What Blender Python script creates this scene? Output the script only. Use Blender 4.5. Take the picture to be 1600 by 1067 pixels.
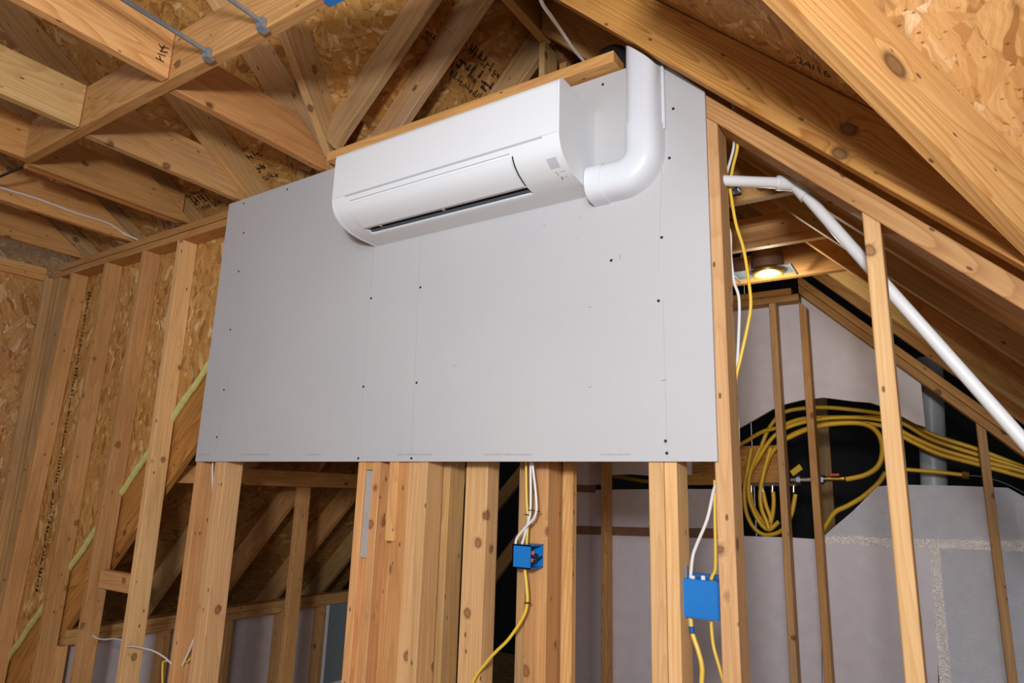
import bpy, bmesh, math, random
from mathutils import Vector, Matrix, noise
random.seed(7)
S = bpy.context.scene
COL = S.collection
for o in list(bpy.data.objects): bpy.data.objects.remove(o)

# ------------------------------------------------------------------ camera
EYE = 1.6
CAM = Vector((0, 0, EYE))
RX = Vector((0.83865971, 0.54386985, 0.02924851))     # camera right in world
UP = Vector((0.09600042, -0.2004681, 0.97498536))     # camera up
FW = Vector((-0.53612854, 0.81487307, 0.22033626))    # camera forward
F = 1047.12
cd = bpy.data.cameras.new('camera'); cam = bpy.data.objects.new('camera', cd); COL.objects.link(cam)
cd.sensor_width = 36; cd.lens = 36 * F / 1600; cd.clip_start = 0.02
cam.matrix_world = Matrix(((RX.x, UP.x, -FW.x, 0), (RX.y, UP.y, -FW.y, 0), (RX.z, UP.z, -FW.z, EYE), (0, 0, 0, 1)))
S.camera = cam
# ------------------------------------------------------------------ world, lights, exposure
w = bpy.data.worlds.new('world'); S.world = w; w.use_nodes = True
w.node_tree.nodes['Background'].inputs[0].default_value = (0.80, 0.87, 1.0, 1)
w.node_tree.nodes['Background'].inputs[1].default_value = 0.34
def area(name, loc, target, size, energy, col):
    l = bpy.data.lights.new(name, 'AREA'); l.size = size; l.energy = energy; l.color = col
    o = bpy.data.objects.new(name, l); COL.objects.link(o); o.location = loc
    o.rotation_euler = (Vector(target) - Vector(loc)).to_track_quat('-Z', 'Y').to_euler(); return o
area('camera_flash', (0.12, -0.75, EYE + 0.42), (-1.2, 1.8, 2.5), 0.22, 67, (0.97, 0.975, 1.0))
area('room_fill_light', (1.2, -2.6, 2.3), (-1.6, 1.8, 2.2), 1.6, 74, (0.97, 0.98, 1.0))  # unseen fill lamp, added behind the camera to brighten the room
S.view_settings.view_transform = 'Standard'; S.view_settings.look = 'None'
S.view_settings.exposure = 0.0; S.view_settings.gamma = 1.0; S.view_settings.use_curve_mapping = False

# ------------------------------------------------------------------ ray helpers (a pixel of the photo -> a point on a real plane)
def ray(px, py): return RX * (px - 800) + UP * (533.5 - py) + FW * F
def onY(px, py, y): r = ray(px, py); return CAM + r * (y / r.y)
def onX(px, py, x): r = ray(px, py); return CAM + r * (x / r.x)
def V(x, y, z): return Vector((x, y, z + EYE))        # z measured from eye height

# ------------------------------------------------------------------ materials
def nt(name):
    m = bpy.data.materials.new(name); m.use_nodes = True; t = m.node_tree
    return m, t, t.nodes['Principled BSDF']
def N(t, typ, **k):
    n = t.nodes.new(typ)
    for a, b in k.items(): setattr(n, a, b)
    return n
def math_(t, op, a, b=None, c=None):
    n = N(t, 'ShaderNodeMath', operation=op)
    for i, v in enumerate((a, b, c)):
        if v is None: continue
        if isinstance(v, (int, float)): n.inputs[i].default_value = v
        else: t.links.new(v, n.inputs[i])
    return n.outputs[0]
def mix(t, fac, a, b, mode='MIX'):
    n = N(t, 'ShaderNodeMix', data_type='RGBA', blend_type=mode)
    for s, v in ((n.inputs[0], fac), (n.inputs[6], a), (n.inputs[7], b)):
        if isinstance(v, (int, float)): s.default_value = v
        elif isinstance(v, tuple): s.default_value = (*v, 1) if len(v) == 3 else v
        else: t.links.new(v, s)
    return n.outputs[2]
def ramp(t, v, pts):
    n = N(t, 'ShaderNodeValToRGB'); e = n.color_ramp.elements
    while len(e) < len(pts): e.new(0.5)
    for k, (p, c) in enumerate(pts):
        e[k].position = p; e[k].color = (c, c, c, 1) if isinstance(c, (int, float)) else (*c, 1)
    t.links.new(v, n.inputs[0]); return n.outputs[0]
def mapping(t, src, scale, off=None):
    n = N(t, 'ShaderNodeMapping'); n.inputs['Scale'].default_value = scale
    t.links.new(src, n.inputs['Vector'])
    if off is not None: t.links.new(off, n.inputs['Location'])
    return n.outputs[0]
def noise_(t, v, scale=1, detail=2, rough=.5):
    n = N(t, 'ShaderNodeTexNoise'); n.inputs['Scale'].default_value = scale
    n.inputs['Detail'].default_value = detail; n.inputs['Roughness'].default_value = rough
    t.links.new(v, n.inputs['Vector']); return n.outputs['Fac']

def wood(name, light, dark, knotcol=(.11, .05, .02), rings=7.0, contrast=.5, knots=.5, fixed=(), grey=0.0, rough=.62, pitch=True, across=7.0):
    m, t, b = nt(name)
    tc = N(t, 'ShaderNodeTexCoord'); oi = N(t, 'ShaderNodeObjectInfo')
    rnd = oi.outputs['Random']
    comb = N(t, 'ShaderNodeCombineXYZ')
    for i, k in enumerate((37.0, 91.0, 53.0)): t.links.new(math_(t, 'MULTIPLY', rnd, k), comb.inputs[i])
    add = N(t, 'ShaderNodeVectorMath', operation='ADD'); t.links.new(tc.outputs['Object'], add.inputs[0]); t.links.new(comb.outputs[0], add.inputs[1])
    P = add.outputs[0]
    # knots
    kv = N(t, 'ShaderNodeTexVoronoi', feature='F1'); kv.inputs['Scale'].default_value = 1.0
    t.links.new(mapping(t, P, (9.0, 11.0, 11.0)), kv.inputs['Vector'])
    kd = kv.outputs['Distance']
    ksel = N(t, 'ShaderNodeSeparateColor'); t.links.new(kv.outputs['Color'], ksel.inputs[0])
    on = math_(t, 'LESS_THAN', ksel.outputs[0], knots)
    kdist = math_(t, 'ADD', kd, math_(t, 'MULTIPLY', math_(t, 'SUBTRACT', 1.0, on), 3.0))
    kn = math_(t, 'ADD', math_(t, 'MULTIPLY', kdist, 0.098), math_(t, 'MULTIPLY', math_(t, 'SUBTRACT', noise_(t, P, 55, 2, .5), .5), .012))            # about metres
    for (kx, kz, r) in fixed:                           # known knots on the face seen: local x, z, radius
        sx = N(t, 'ShaderNodeSeparateXYZ'); t.links.new(tc.outputs['Object'], sx.inputs[0])
        dx = math_(t, 'MULTIPLY', math_(t, 'SUBTRACT', sx.outputs[0], kx), .62); dz = math_(t, 'SUBTRACT', sx.outputs[2], kz)
        d = math_(t, 'SQRT', math_(t, 'ADD', math_(t, 'MULTIPLY', dx, dx), math_(t, 'MULTIPLY', dz, dz)))
        d = math_(t, 'MULTIPLY', d, .012 / r)
        kn = math_(t, 'MINIMUM', kn, d)
    bend = math_(t, 'POWER', math_(t, 'MAXIMUM', math_(t, 'SUBTRACT', 1.0, math_(t, 'DIVIDE', kn, .036)), 0.0), 1.6)
    g = noise_(t, mapping(t, P, (.55, across, across)), 1, 1.5, .4)
    fine = noise_(t, mapping(t, P, (3, 110, 110)), 1, 3, .65)
    ringv = math_(t, 'ADD', math_(t, 'MULTIPLY', g, rings * 3.2), math_(t, 'MULTIPLY', bend, 2.6))
    fr = math_(t, 'FRACT', ringv)
    line = ramp(t, fr, [(0, 0.0), (.45, .10), (.80, .65), (.93, 1.0), (1.0, 0.05)])
    c = mix(t, math_(t, 'MULTIPLY', line, contrast), light, dark)
    c = mix(t, ramp(t, fine, [(.38, 0.0), (.72, .55)]), c, dark)
    sp = N(t, 'ShaderNodeTexVoronoi'); sp.inputs['Scale'].default_value = 1; t.links.new(mapping(t, P, (16, 34, 34)), sp.inputs['Vector'])
    sps = N(t, 'ShaderNodeSeparateColor'); t.links.new(sp.outputs['Color'], sps.inputs[0])
    c = mix(t, math_(t, 'MULTIPLY', ramp(t, sp.outputs['Distance'], [(.10, .85), (.17, 0.0)]), math_(t, 'LESS_THAN', sps.outputs[0], .25)), c, (.09, .04, .02))
    blot = noise_(t, mapping(t, P, (1.6, 5, 5)), 1, 3, .6)
    c = mix(t, ramp(t, blot, [(.42, 0.0), (.72, .45 if pitch else .2)]), c, tuple(d * .8 for d in dark))
    if grey: 
        gb = noise_(t, mapping(t, P, (2.2, 9, 9)), 1.3, 4, .65)
        c = mix(t, ramp(t, gb, [(.45, 0.0), (.62, grey)]), c, (.30, .25, .22))
    core = ramp(t, kn, [(0.0, 1.0), (.008, 1.0), (.0125, .85), (.014, 0.0)])
    rim = ramp(t, kn, [(.009, 0.0), (.0118, 1.0), (.0135, .7), (.021, 0.0)])
    c = mix(t, math_(t, 'MULTIPLY', core, .85), c, tuple(k * 1.7 for k in knotcol))
    c = mix(t, math_(t, 'MULTIPLY', rim, .8), c, knotcol)
    hs = N(t, 'ShaderNodeHueSaturation'); t.links.new(c, hs.inputs['Color'])
    t.links.new(math_(t, 'ADD', math_(t, 'MULTIPLY', math_(t, 'FRACT', math_(t, 'MULTIPLY', rnd, 17.3)), .34), .82), hs.inputs['Value'])
    t.links.new(math_(t, 'ADD', math_(t, 'MULTIPLY', math_(t, 'FRACT', math_(t, 'MULTIPLY', rnd, 7.7)), .010), .497), hs.inputs['Hue'])
    t.links.new(hs.outputs[0], b.inputs['Base Color'])
    b.inputs['Roughness'].default_value = rough
    b.inputs['Specular IOR Level'].default_value = .25
    bp = N(t, 'ShaderNodeBump'); bp.inputs['Strength'].default_value = .25; bp.inputs['Distance'].default_value = .002
    t.links.new(math_(t, 'ADD', fine, math_(t, 'MULTIPLY', line, .4)), bp.inputs['Height']); t.links.new(bp.outputs[0], b.inputs['Normal'])
    return m

def osb(name, tone=1.0, warm=1.0, base=0.0, spread=2.6):
    m, t, b = nt(name)
    tc = N(t, 'ShaderNodeTexCoord'); P = tc.outputs['Object']
    nz = N(t, 'ShaderNodeTexNoise'); nz.inputs['Scale'].default_value = 14; t.links.new(P, nz.inputs['Vector'])
    def layer(cell, lo, hi, seed):
        off = N(t, 'ShaderNodeVectorMath', operation='ADD'); t.links.new(P, off.inputs[0]); off.inputs[1].default_value = (seed, seed * 1.7, 0)
        wob = N(t, 'ShaderNodeVectorMath', operation='MULTIPLY_ADD'); t.links.new(nz.outputs['Color'], wob.inputs[0]); wob.inputs[1].default_value = (.03,) * 3; t.links.new(off.outputs[0], wob.inputs[2])
        v1 = N(t, 'ShaderNodeTexVoronoi'); v1.inputs['Scale'].default_value = cell; t.links.new(wob.outputs[0], v1.inputs['Vector'])
        sc = N(t, 'ShaderNodeSeparateColor'); t.links.new(v1.outputs['Color'], sc.inputs[0])
        vr = N(t, 'ShaderNodeVectorRotate', rotation_type='Z_AXIS'); t.links.new(wob.outputs[0], vr.inputs['Vector'])
        t.links.new(math_(t, 'ADD', base, math_(t, 'MULTIPLY', math_(t, 'SUBTRACT', sc.outputs[0], .5), spread)), vr.inputs['Angle'])
        v2 = N(t, 'ShaderNodeTexVoronoi'); v2.inputs['Scale'].default_value = 1
        t.links.new(mapping(t, vr.outputs[0], (lo, hi, 10)), v2.inputs['Vector'])
        s2 = N(t, 'ShaderNodeSeparateColor'); t.links.new(v2.outputs['Color'], s2.inputs[0])
        grain = noise_(t, mapping(t, vr.outputs[0], (7, 150, 20)), 1, 3, .65)
        return s2.outputs[0], s2.outputs[1], v2.outputs['Distance'], grain
    a, a2, d1, g1 = layer(9, 8, 32, 3.1); c_, c2, d2, g2 = layer(12, 14, 60, 8.4)
    sel = math_(t, 'GREATER_THAN', a2, .55)
    val = math_(t, 'ADD', math_(t, 'MULTIPLY', a, math_(t, 'SUBTRACT', 1.0, sel)), math_(t, 'MULTIPLY', c_, sel))
    col = ramp(t, val, [(0.03, (.30 * tone, .13 * tone, .030 * tone * warm)), (.16, (.46 * tone, .225 * tone, .060 * tone * warm)), (.5, (.54 * tone, .285 * tone, .080 * tone * warm)), (.86, (.60 * tone, .34 * tone, .110 * tone * warm)), (.96, (.76 * tone, .52 * tone, .25 * tone * warm))])
    big = noise_(t, P, 3.0, 3, .6)
    col = mix(t, ramp(t, math_(t, 'ADD', math_(t, 'MULTIPLY', g1, .6), math_(t, 'MULTIPLY', g2, .4)), [(.42, 0.0), (.66, .6)]), col, (.34 * tone, .15 * tone, .038 * tone))
    col = mix(t, ramp(t, big, [(.5, 0.0), (.75, .35)]), col, (.30 * tone, .13 * tone, .035 * tone))
    ch = N(t, 'ShaderNodeTexVoronoi'); ch.inputs['Scale'].default_value = 1; t.links.new(mapping(t, P, (38, 60, 10)), ch.inputs['Vector'])
    col = mix(t, ramp(t, ch.outputs['Distance'], [(.10, .8), (.20, 0.0)]), col, (.13 * tone, .05 * tone, .015 * tone))
    gap = ramp(t, math_(t, 'MINIMUM', d1, math_(t, 'ADD', d2, .25)), [(.66, 0.0), (.95, .5)])
    col = mix(t, gap, col, (.10 * tone, .045 * tone, .015 * tone))
    t.links.new(col, b.inputs['Base Color']); b.inputs['Roughness'].default_value = .55; b.inputs['Specular IOR Level'].default_value = .3
    bp = N(t, 'ShaderNodeBump'); bp.inputs['Strength'].default_value = .5; bp.inputs['Distance'].default_value = .003
    t.links.new(math_(t, 'ADD', val, math_(t, 'MULTIPLY', g1, .3)), bp.inputs['Height']); t.links.new(bp.outputs[0], b.inputs['Normal'])
    return m

def plain(name, col, rough=.5, metal=0.0, spec=.5, var=0.0, scale=8, bump=0.0, coat=0.0):
    m, t, b = nt(name)
    b.inputs['Base Color'].default_value = (*col, 1); b.inputs['Roughness'].default_value = rough
    b.inputs['Metallic'].default_value = metal; b.inputs['Specular IOR Level'].default_value = spec
    b.inputs['Coat Weight'].default_value = coat
    tc = N(t, 'ShaderNodeTexCoord')
    n = noise_(t, tc.outputs['Object'], scale, 4, .6)
    if var: t.links.new(mix(t, ramp(t, n, [(.35, 0.0), (.7, var)]), col, tuple(c * .55 for c in col)), b.inputs['Base Color'])
    if bump:
        bp = N(t, 'ShaderNodeBump'); bp.inputs['Strength'].default_value = bump; bp.inputs['Distance'].default_value = .003
        t.links.new(noise_(t, tc.outputs['Object'], scale * 6, 3, .6), bp.inputs['Height']); t.links.new(bp.outputs[0], b.inputs['Normal'])
    return m

M = {}
M['spruce'] = wood('spruce stud wood', (.66, .345, .145), (.42, .175, .055), knotcol=(.18, .07, .025), contrast=.45, knots=.30)
M['spruce_pale'] = wood('pale spruce stud wood', (.73, .44, .205), (.50, .25, .09), knotcol=(.18, .075, .03), contrast=.4, knots=.28, pitch=False)
M['pine'] = wood('yellow pine joist wood', (.68, .39, .155), (.42, .18, .05), rings=9, contrast=.7, knots=.14)
M['pine_pale'] = wood('pale pine wood', (.72, .49, .215), (.50, .27, .09), rings=8, contrast=.6, knots=.12)
M['amber'] = wood('amber pine rafter wood', (.64, .31, .085), (.36, .125, .022), rings=7, contrast=.85, knots=.08)
M['brown'] = wood('weathered brown pine wood', (.55, .32, .125), (.32, .155, .05), rings=6, contrast=.5, knots=.2, grey=.2)
M['greyed'] = wood('greyed pine wood', (.64, .40, .19), (.40, .20, .075), rings=6, contrast=.6, knots=.2, grey=.25)
M['orange'] = wood('orange fir wood', (.62, .325, .12), (.40, .165, .048), rings=6, contrast=.45, knots=.16)
M['osb'] = osb('oriented strand board', 1.0)
M['osb_pale'] = osb('pale oriented strand board', 1.06, 1.25, 1.57, 1.4)
M['osb_wall'] = osb('upright oriented strand board', 1.05, 1.0, 1.57, .9)
M['osb_shaded'] = osb('shaded oriented strand board', .62)  # darker copy of the board, shade under the far roof put into its colour
M['ink'] = plain('black stamp ink', (.05, .03, .02), .7)
M['foam'] = None
M['white_plastic'] = plain('white glossy plastic', (.70, .725, .75), .22, spec=.5)
M['duct_plastic'] = plain('white duct plastic', (.67, .70, .75), .25, spec=.5)
M['pvc'] = plain('white pvc', (.74, .75, .75), .3, var=.06, scale=5)
M['grey_pipe'] = plain('grey vent pipe plastic', (.42, .45, .47), .4)
M['yellow_jacket'] = plain('yellow cable jacket', (.74, .50, .055), .4)
M['pex'] = plain('yellow tubing', (.74, .43, .022), .35)
M['white_jacket'] = plain('white cable jacket', (.68, .67, .66), .4)
M['blue'] = plain('blue box plastic', (.005, .16, .50), .4, var=.15, scale=14)
M['blue_dark'] = plain('dark blue box interior', (.003, .08, .30), .5)
M['black'] = plain('black rubber', (.012, .012, .013), .5)
M['dark_slot'] = plain('dark outlet', (.008, .008, .010), .5)
M['slot_grey'] = plain('outlet vane grey', (.07, .085, .11), .3)
M['seam'] = plain('grey seam line', (.42, .44, .47), .4)
M['display'] = plain('grey display window', (.48, .51, .56), .12, coat=.5)
M['zinc'] = plain('galvanised steel', (.42, .52, .62), .32, metal=.8, var=.3, scale=30)
M['zinc_dull'] = plain('dull grey weathered strip', (.42, .38, .36), .5, var=.4, scale=12)
M['chrome'] = plain('bright metal', (.6, .6, .6), .25, metal=1)
M['brass'] = plain('brass fitting', (.55, .36, .10), .35, metal=.9)
M['can_black'] = plain('dark lamp housing', (.16, .10, .075), .4, metal=.3)
M['red'] = plain('red handle', (.6, .02, .02), .4)
M['orange_cap'] = plain('orange wire connector', (.75, .16, .05), .4)
M['spray_foam'] = plain('yellow spray foam', (.62, .58, .20), .7, var=.25, scale=40, bump=.8)
M['brown_tape'] = plain('brown seam tape', (.20, .10, .055), .3, var=.5, scale=20, bump=.3)
M['painted_dark'] = plain('painted darkness', (.006, .006, .006), .8)  # near-black colour standing in for the darkness of unlit space
M['floor'] = osb('subfloor strand board', .8)
M['print'] = plain('grey board printing', (.36, .35, .34), .6)
M['pencil'] = plain('pencil line', (.36, .36, .37), .6)
M['mark'] = plain('dark scuff', (.22, .21, .20), .7)

def board_mat():
    m, t, b = nt('grey drywall paper'); tc = N(t, 'ShaderNodeTexCoord'); P = tc.outputs['Object']
    n = noise_(t, P, 1.4, 3, .5); f = noise_(t, mapping(t, P, (30, 30, 900)), 1, 2, .5)
    c = mix(t, ramp(t, n, [(.3, 0.0), (.7, 1.0)]), (.455, .455, .468), (.49, .485, .485))
    c = mix(t, math_(t, 'MULTIPLY', f, .12), c, (.37, .365, .365))
    v = N(t, 'ShaderNodeTexVoronoi'); v.inputs['Scale'].default_value = 9; t.links.new(P, v.inputs['Vector'])
    c = mix(t, ramp(t, v.outputs['Distance'], [(.018, .28), (.045, 0.0)]), c, (.30, .29, .28))
    t.links.new(c, b.inputs['Base Color']); b.inputs['Roughness'].default_value = .6; b.inputs['Specular IOR Level'].default_value = .25
    return m
M['board'] = board_mat()
def foam_mat(name, col, rough, metal, glit, bs=330, bd_=.004):
    m, t, b = nt(name); tc = N(t, 'ShaderNodeTexCoord'); P = tc.outputs['Object']
    n = noise_(t, mapping(t, P, (14, 14, 1.5)), 1, 3, .5)
    c = mix(t, ramp(t, n, [(.35, 0.0), (.7, .3)]), col, tuple(x * .75 for x in col))
    t.links.new(c, b.inputs['Base Color']); b.inputs['Roughness'].default_value = rough; b.inputs['Metallic'].default_value = metal
    bp = N(t, 'ShaderNodeBump'); bp.inputs['Strength'].default_value = glit; bp.inputs['Distance'].default_value = bd_
    t.links.new(noise_(t, mapping(t, P, (bs, bs, bs * .6)), 1, 3, .7), bp.inputs['Height']); t.links.new(bp.outputs[0], b.inputs['Normal'])
    return m
M['foam'] = foam_mat('white faced foam board', (.60, .55, .585), .42, 0, .12)
M['foil'] = foam_mat('silver faced foam board', (.74, .76, .84), .30, .25, 1.0, 140, .008)
M['foil_tape'] = foam_mat('crinkled foil tape', (.98, .95, .93), .22, .35, 1.0, 45, .02)
def emis(name, col, s):
    m, t, b = nt(name); b.inputs['Base Color'].default_value = (*col, 1); b.inputs['Emission Color'].default_value = (*col, 1); b.inputs['Emission Strength'].default_value = s; return m
M['lamp'] = emis('lit lamp lens', (1, .96, .86), 14)

# ------------------------------------------------------------------ object helpers
WORLD = {}
def link(name, me, mat, parent=None, mw=None):
    o = bpy.data.objects.new(name, me); COL.objects.link(o)
    if mat is not None and not me.materials: me.materials.append(mat)
    mw = mw or Matrix.Identity(4)
    if parent is None: o.matrix_world = mw
    else:
        o.parent = parent; o.matrix_parent_inverse = WORLD[parent.name].inverted(); o.matrix_basis = mw
    WORLD[o.name] = mw
    return o
def empty(name, loc=(0, 0, 0), **k):
    o = bpy.data.objects.new(name, None); COL.objects.link(o); o.location = loc; o.empty_display_size = .05
    WORLD[o.name] = Matrix.Translation(loc)
    for a, b in k.items(): o[a] = b
    return o
def tag(o, label, cat, group=None):
    o['label'] = label; o['category'] = cat
    if group: o['group'] = group
    return o
def struct(name): return empty(name, kind='structure')
def finish(bm, name, mat, parent=None, smooth=False):
    """world-space bmesh -> object with its origin at the base of its bounding box"""
    bmesh.ops.recalc_face_normals(bm, faces=bm.faces)
    xs = [v.co for v in bm.verts]
    c = Vector(((min(v.x for v in xs) + max(v.x for v in xs)) / 2, (min(v.y for v in xs) + max(v.y for v in xs)) / 2, min(v.z for v in xs)))
    for v in bm.verts: v.co -= c
    me = bpy.data.meshes.new(name); 
    if smooth:
        for f in bm.faces: f.smooth = True
    bm.to_mesh(me); bm.free()
    if smooth: me.set_sharp_from_angle(angle=math.radians(40))
    return link(name, me, mat, parent, Matrix.Translation(c))

def lum(name, parent, p0, p1, w, h, side, up, mat, cut0=None, cut1=None, bev=.0022):
    """a stick of lumber; p0-p1 is one long edge, w goes along side, h along up; cut0/cut1: end plane normals"""
    p0 = Vector(p0); p1 = Vector(p1); ax = (p1 - p0); L = ax.length; ax.normalize()
    s = Vector(side); s = (s - ax * s.dot(ax)).normalized()
    u = ax.cross(s); 
    if u.dot(Vector(up)) < 0: u = -u
    bm = bmesh.new(); vs = []
    for e, (x0, n) in enumerate(((0.0, cut0), (L, cut1))):
        for a, b_ in ((0, 0), (w, 0), (w, h), (0, h)):
            x = x0
            if n is not None:
                n = Vector(n); q = s * a + u * b_; x = x0 - q.dot(n) / ax.dot(n)
            vs.append(bm.verts.new((x, a, b_)))
    for f in ((0, 1, 2, 3), (7, 6, 5, 4), (0, 4, 5, 1), (1, 5, 6, 2), (2, 6, 7, 3), (3, 7, 4, 0)): bm.faces.new([vs[i] for i in f])
    if bev: bmesh.ops.bevel(bm, geom=list(bm.edges), offset=bev, segments=1, affect='EDGES')
    bmesh.ops.recalc_face_normals(bm, faces=bm.faces)
    me = bpy.data.meshes.new(name); bm.to_mesh(me); bm.free()
    mw = Matrix(((ax.x, s.x, u.x, p0.x), (ax.y, s.y, u.y, p0.y), (ax.z, s.z, u.z, p0.z), (0, 0, 0, 1)))
    if mw.determinant() < 0:                      # keep a right-handed frame
        for v in me.vertices: v.co.z = -v.co.z
        me.flip_normals()
        mw = Matrix(((ax.x, s.x, -u.x, p0.x), (ax.y, s.y, -u.y, p0.y), (ax.z, s.z, -u.z, p0.z), (0, 0, 0, 1)))
    return link(name, me, mat, parent, mw)

def slab(name, parent, pts, normal, thick, mat, holes=None):
    """flat sheet from world outline pts, thickness along normal, local XY = the sheet"""
    n = Vector(normal).normalized(); o = Vector(pts[0]); x = Vector((0, 0, 1)).cross(n)
    x = Vector((1, 0, 0)) if x.length < .1 else x.normalized()
    y = n.cross(x)
    bm = bmesh.new(); loc = [((Vector(p) - o).dot(x), (Vector(p) - o).dot(y)) for p in pts]
    a = [bm.verts.new((q[0], q[1], 0)) for q in loc]; c = [bm.verts.new((q[0], q[1], thick)) for q in loc]
    bm.faces.new(a); bm.faces.new(c)
    for i in range(len(a)): j = (i + 1) % len(a); bm.faces.new((a[i], a[j], c[j], c[i]))
    bmesh.ops.recalc_face_normals(bm, faces=bm.faces)
    me = bpy.data.meshes.new(name); bm.to_mesh(me); bm.free()
    mw = Matrix(((x.x, y.x, n.x, o.x), (x.y, y.y, n.y, o.y), (x.z, y.z, n.z, o.z), (0, 0, 0, 1)))
    return link(name, me, mat, parent, mw)

def catmull(pts, sub=6):
    pts = [Vector(p) for p in pts]
    if len(pts) < 3: return pts
    P = [pts[0] * 2 - pts[1]] + pts + [pts[-1] * 2 - pts[-2]]; out = []
    for i in range(1, len(P) - 2):
        for k in range(sub):
            t = k / sub; a, b, c, d = P[i - 1:i + 3]
            out.append(.5 * ((2 * b) + (c - a) * t + (2 * a - 5 * b + 4 * c - d) * t * t + (3 * b - a - 3 * c + d) * t ** 3))
    out.append(pts[-1]); return out
def tube_bm(bm, pts, r, n=10, flat=1.0, flatdir=None, smooth_path=True, sub=6, rfun=None):
    path = catmull(pts, sub) if smooth_path else [Vector(p) for p in pts]
    prev = None; rings = []
    for i, p in enumerate(path):
        tdir = (path[min(i + 1, len(path) - 1)] - path[max(i - 1, 0)]).normalized()
        ref = Vector(flatdir) if flatdir else (prev if prev is not None else (Vector((0, 0, 1)) if abs(tdir.z) < .9 else Vector((1, 0, 0))))
        a = (ref - tdir * ref.dot(tdir)).normalized(); prev = a; b = tdir.cross(a)
        rr = r if rfun is None else rfun(i / (len(path) - 1))
        rings.append([bm.verts.new(p + a * math.cos(2 * math.pi * k / n) * rr * flat + b * math.sin(2 * math.pi * k / n) * rr) for k in range(n)])
    for A, B in zip(rings, rings[1:]):
        for k in range(n): bm.faces.new((A[k], A[(k + 1) % n], B[(k + 1) % n], B[k]))
    bm.faces.new(rings[0]); bm.faces.new(rings[-1])
def tube(name, pts, r, mat, parent=None, **k):
    bm = bmesh.new(); tube_bm(bm, pts, r, **k); return finish(bm, name, mat, parent, True)
def box_bm(bm, a, b, bev=0):
    a = Vector(a); b = Vector(b); m = bmesh.new()
    bmesh.ops.create_cube(m, size=1)
    for v in m.verts: v.co = Vector(((a.x + b.x) / 2 + v.co.x * abs(b.x - a.x), (a.y + b.y) / 2 + v.co.y * abs(b.y - a.y), (a.z + b.z) / 2 + v.co.z * abs(b.z - a.z)))
    if bev: bmesh.ops.bevel(m, geom=list(m.edges), offset=bev, segments=2, affect='EDGES')
    t = bpy.data.meshes.new('t'); m.to_mesh(t); m.free(); bm.from_mesh(t); bpy.data.meshes.remove(t)
def box(name, a, b, mat, parent=None, bev=0.0):
    bm = bmesh.new(); box_bm(bm, a, b, bev); return finish(bm, name, mat, parent)
def poly_strip(name, pts, width, normal, mat, parent, lift=.0006):
    """thin flat mark drawn on a surface: polyline with a width, 0.4 mm thick"""
    bm = bmesh.new(); n = Vector(normal).normalized()
    for a, b in zip(pts, pts[1:]):
        a = Vector(a); b = Vector(b); d = (b - a).normalized(); s = n.cross(d) * width / 2
        lo = [bm.verts.new(q + n * .0001) for q in (a - s, a + s, b + s, b - s)]; hi = [bm.verts.new(v.co + n * lift) for v in lo]
        bm.faces.new(hi); bm.faces.new(lo)
        for i in range(4): bm.faces.new((lo[i], lo[(i + 1) % 4], hi[(i + 1) % 4], hi[i]))
    return finish(bm, name, mat, parent)

X = Vector((1, 0, 0)); Y = Vector((0, 1, 0)); Z = Vector((0, 0, 1))
def stud(parent, x, y, z0, z1, mat, w=.038, d=.089, x1=None, name='stud', cut1=None, y1=None):
    """x,y: front-left edge at the bottom; x1,y1 at the top"""
    x1 = x if x1 is None else x1; y1 = y if y1 is None else y1
    return lum(name, parent, V(x, y, z0), V(x1, y1, z1), w, d, X, Y, M[mat], cut0=Z, cut1=cut1 or Z)

# ================================================================== FLOOR
FZ = -EYE
fl = struct('floor')
k = 0
for ix in range(-5, 3):
    for iy in range(-1, 4):
        x0 = ix * 1.22; y0 = iy * 2.44 - 2.5
        slab('floor_panel', fl, [V(x0 + .0015, y0 + .0015, FZ), V(x0 + 1.2185, y0 + .0015, FZ), V(x0 + 1.2185, y0 + 2.4385, FZ), V(x0 + .0015, y0 + 2.4385, FZ)], (0, 0, -1), .018, M['floor'])

# ================================================================== WALL W (back wall that carries the board)
WY = 1.80
wb = struct('wall_back')
ZT = 1.237
# plates on the left part, two high
lum('bottom_plate', wb, V(-4.75, WY, FZ), V(.75, WY, FZ), .089, .038, Y, Z, M['spruce'])
lum('top_plate', wb, V(-4.75, WY, ZT), V(-2.0, WY, ZT), .089, .038, Y, Z, M['orange'])
lum('top_plate', wb, V(-4.60, WY - .003, ZT + .041), V(-2.0, WY - .003, ZT + .041), .089, .038, Y, Z, M['orange'])
lum('top_plate', wb, V(-2.0, WY, 1.315), V(-.80, WY, 1.315), .089, .038, Y, Z, M['spruce'])
lum('nailer', wb, V(-2.12, 1.742, 1.356), V(-.79, 1.742, 1.356), .14, .040, Y, Z, M['orange'])
# left studs: (photo x at y=430 / y=1067) turned into wall positions
def xw(px, py): return onY(px, py, WY).x
zb = FZ + .038
def lean(pt, pb):                                  # wall line through two seen points, extended to plate and floor
    a = onY(*pt, WY) - Vector((0, 0, EYE)); b = onY(*pb, WY) - Vector((0, 0, EYE)); k = (a.x - b.x) / (a.z - b.z)
    return b.x + (zb - b.z) * k, a.x + (ZT - a.z) * k
for pt, pb, mt in (((278, 372), (180, 1067), 'spruce_pale'), ((222, 393), (107, 1067), 'spruce'), ((163, 411), (45, 1067), 'spruce'), ((110, 428), (48, 720), 'spruce')):
    x0, x1 = lean(pt, pb); stud(wb, x0, WY, zb, ZT, mt, x1=x1)
for x in (-4.712, -4.672, -4.62): stud(wb, x, WY - (.0 if x > -4.7 else .04), zb, ZT, 'brown')
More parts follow.
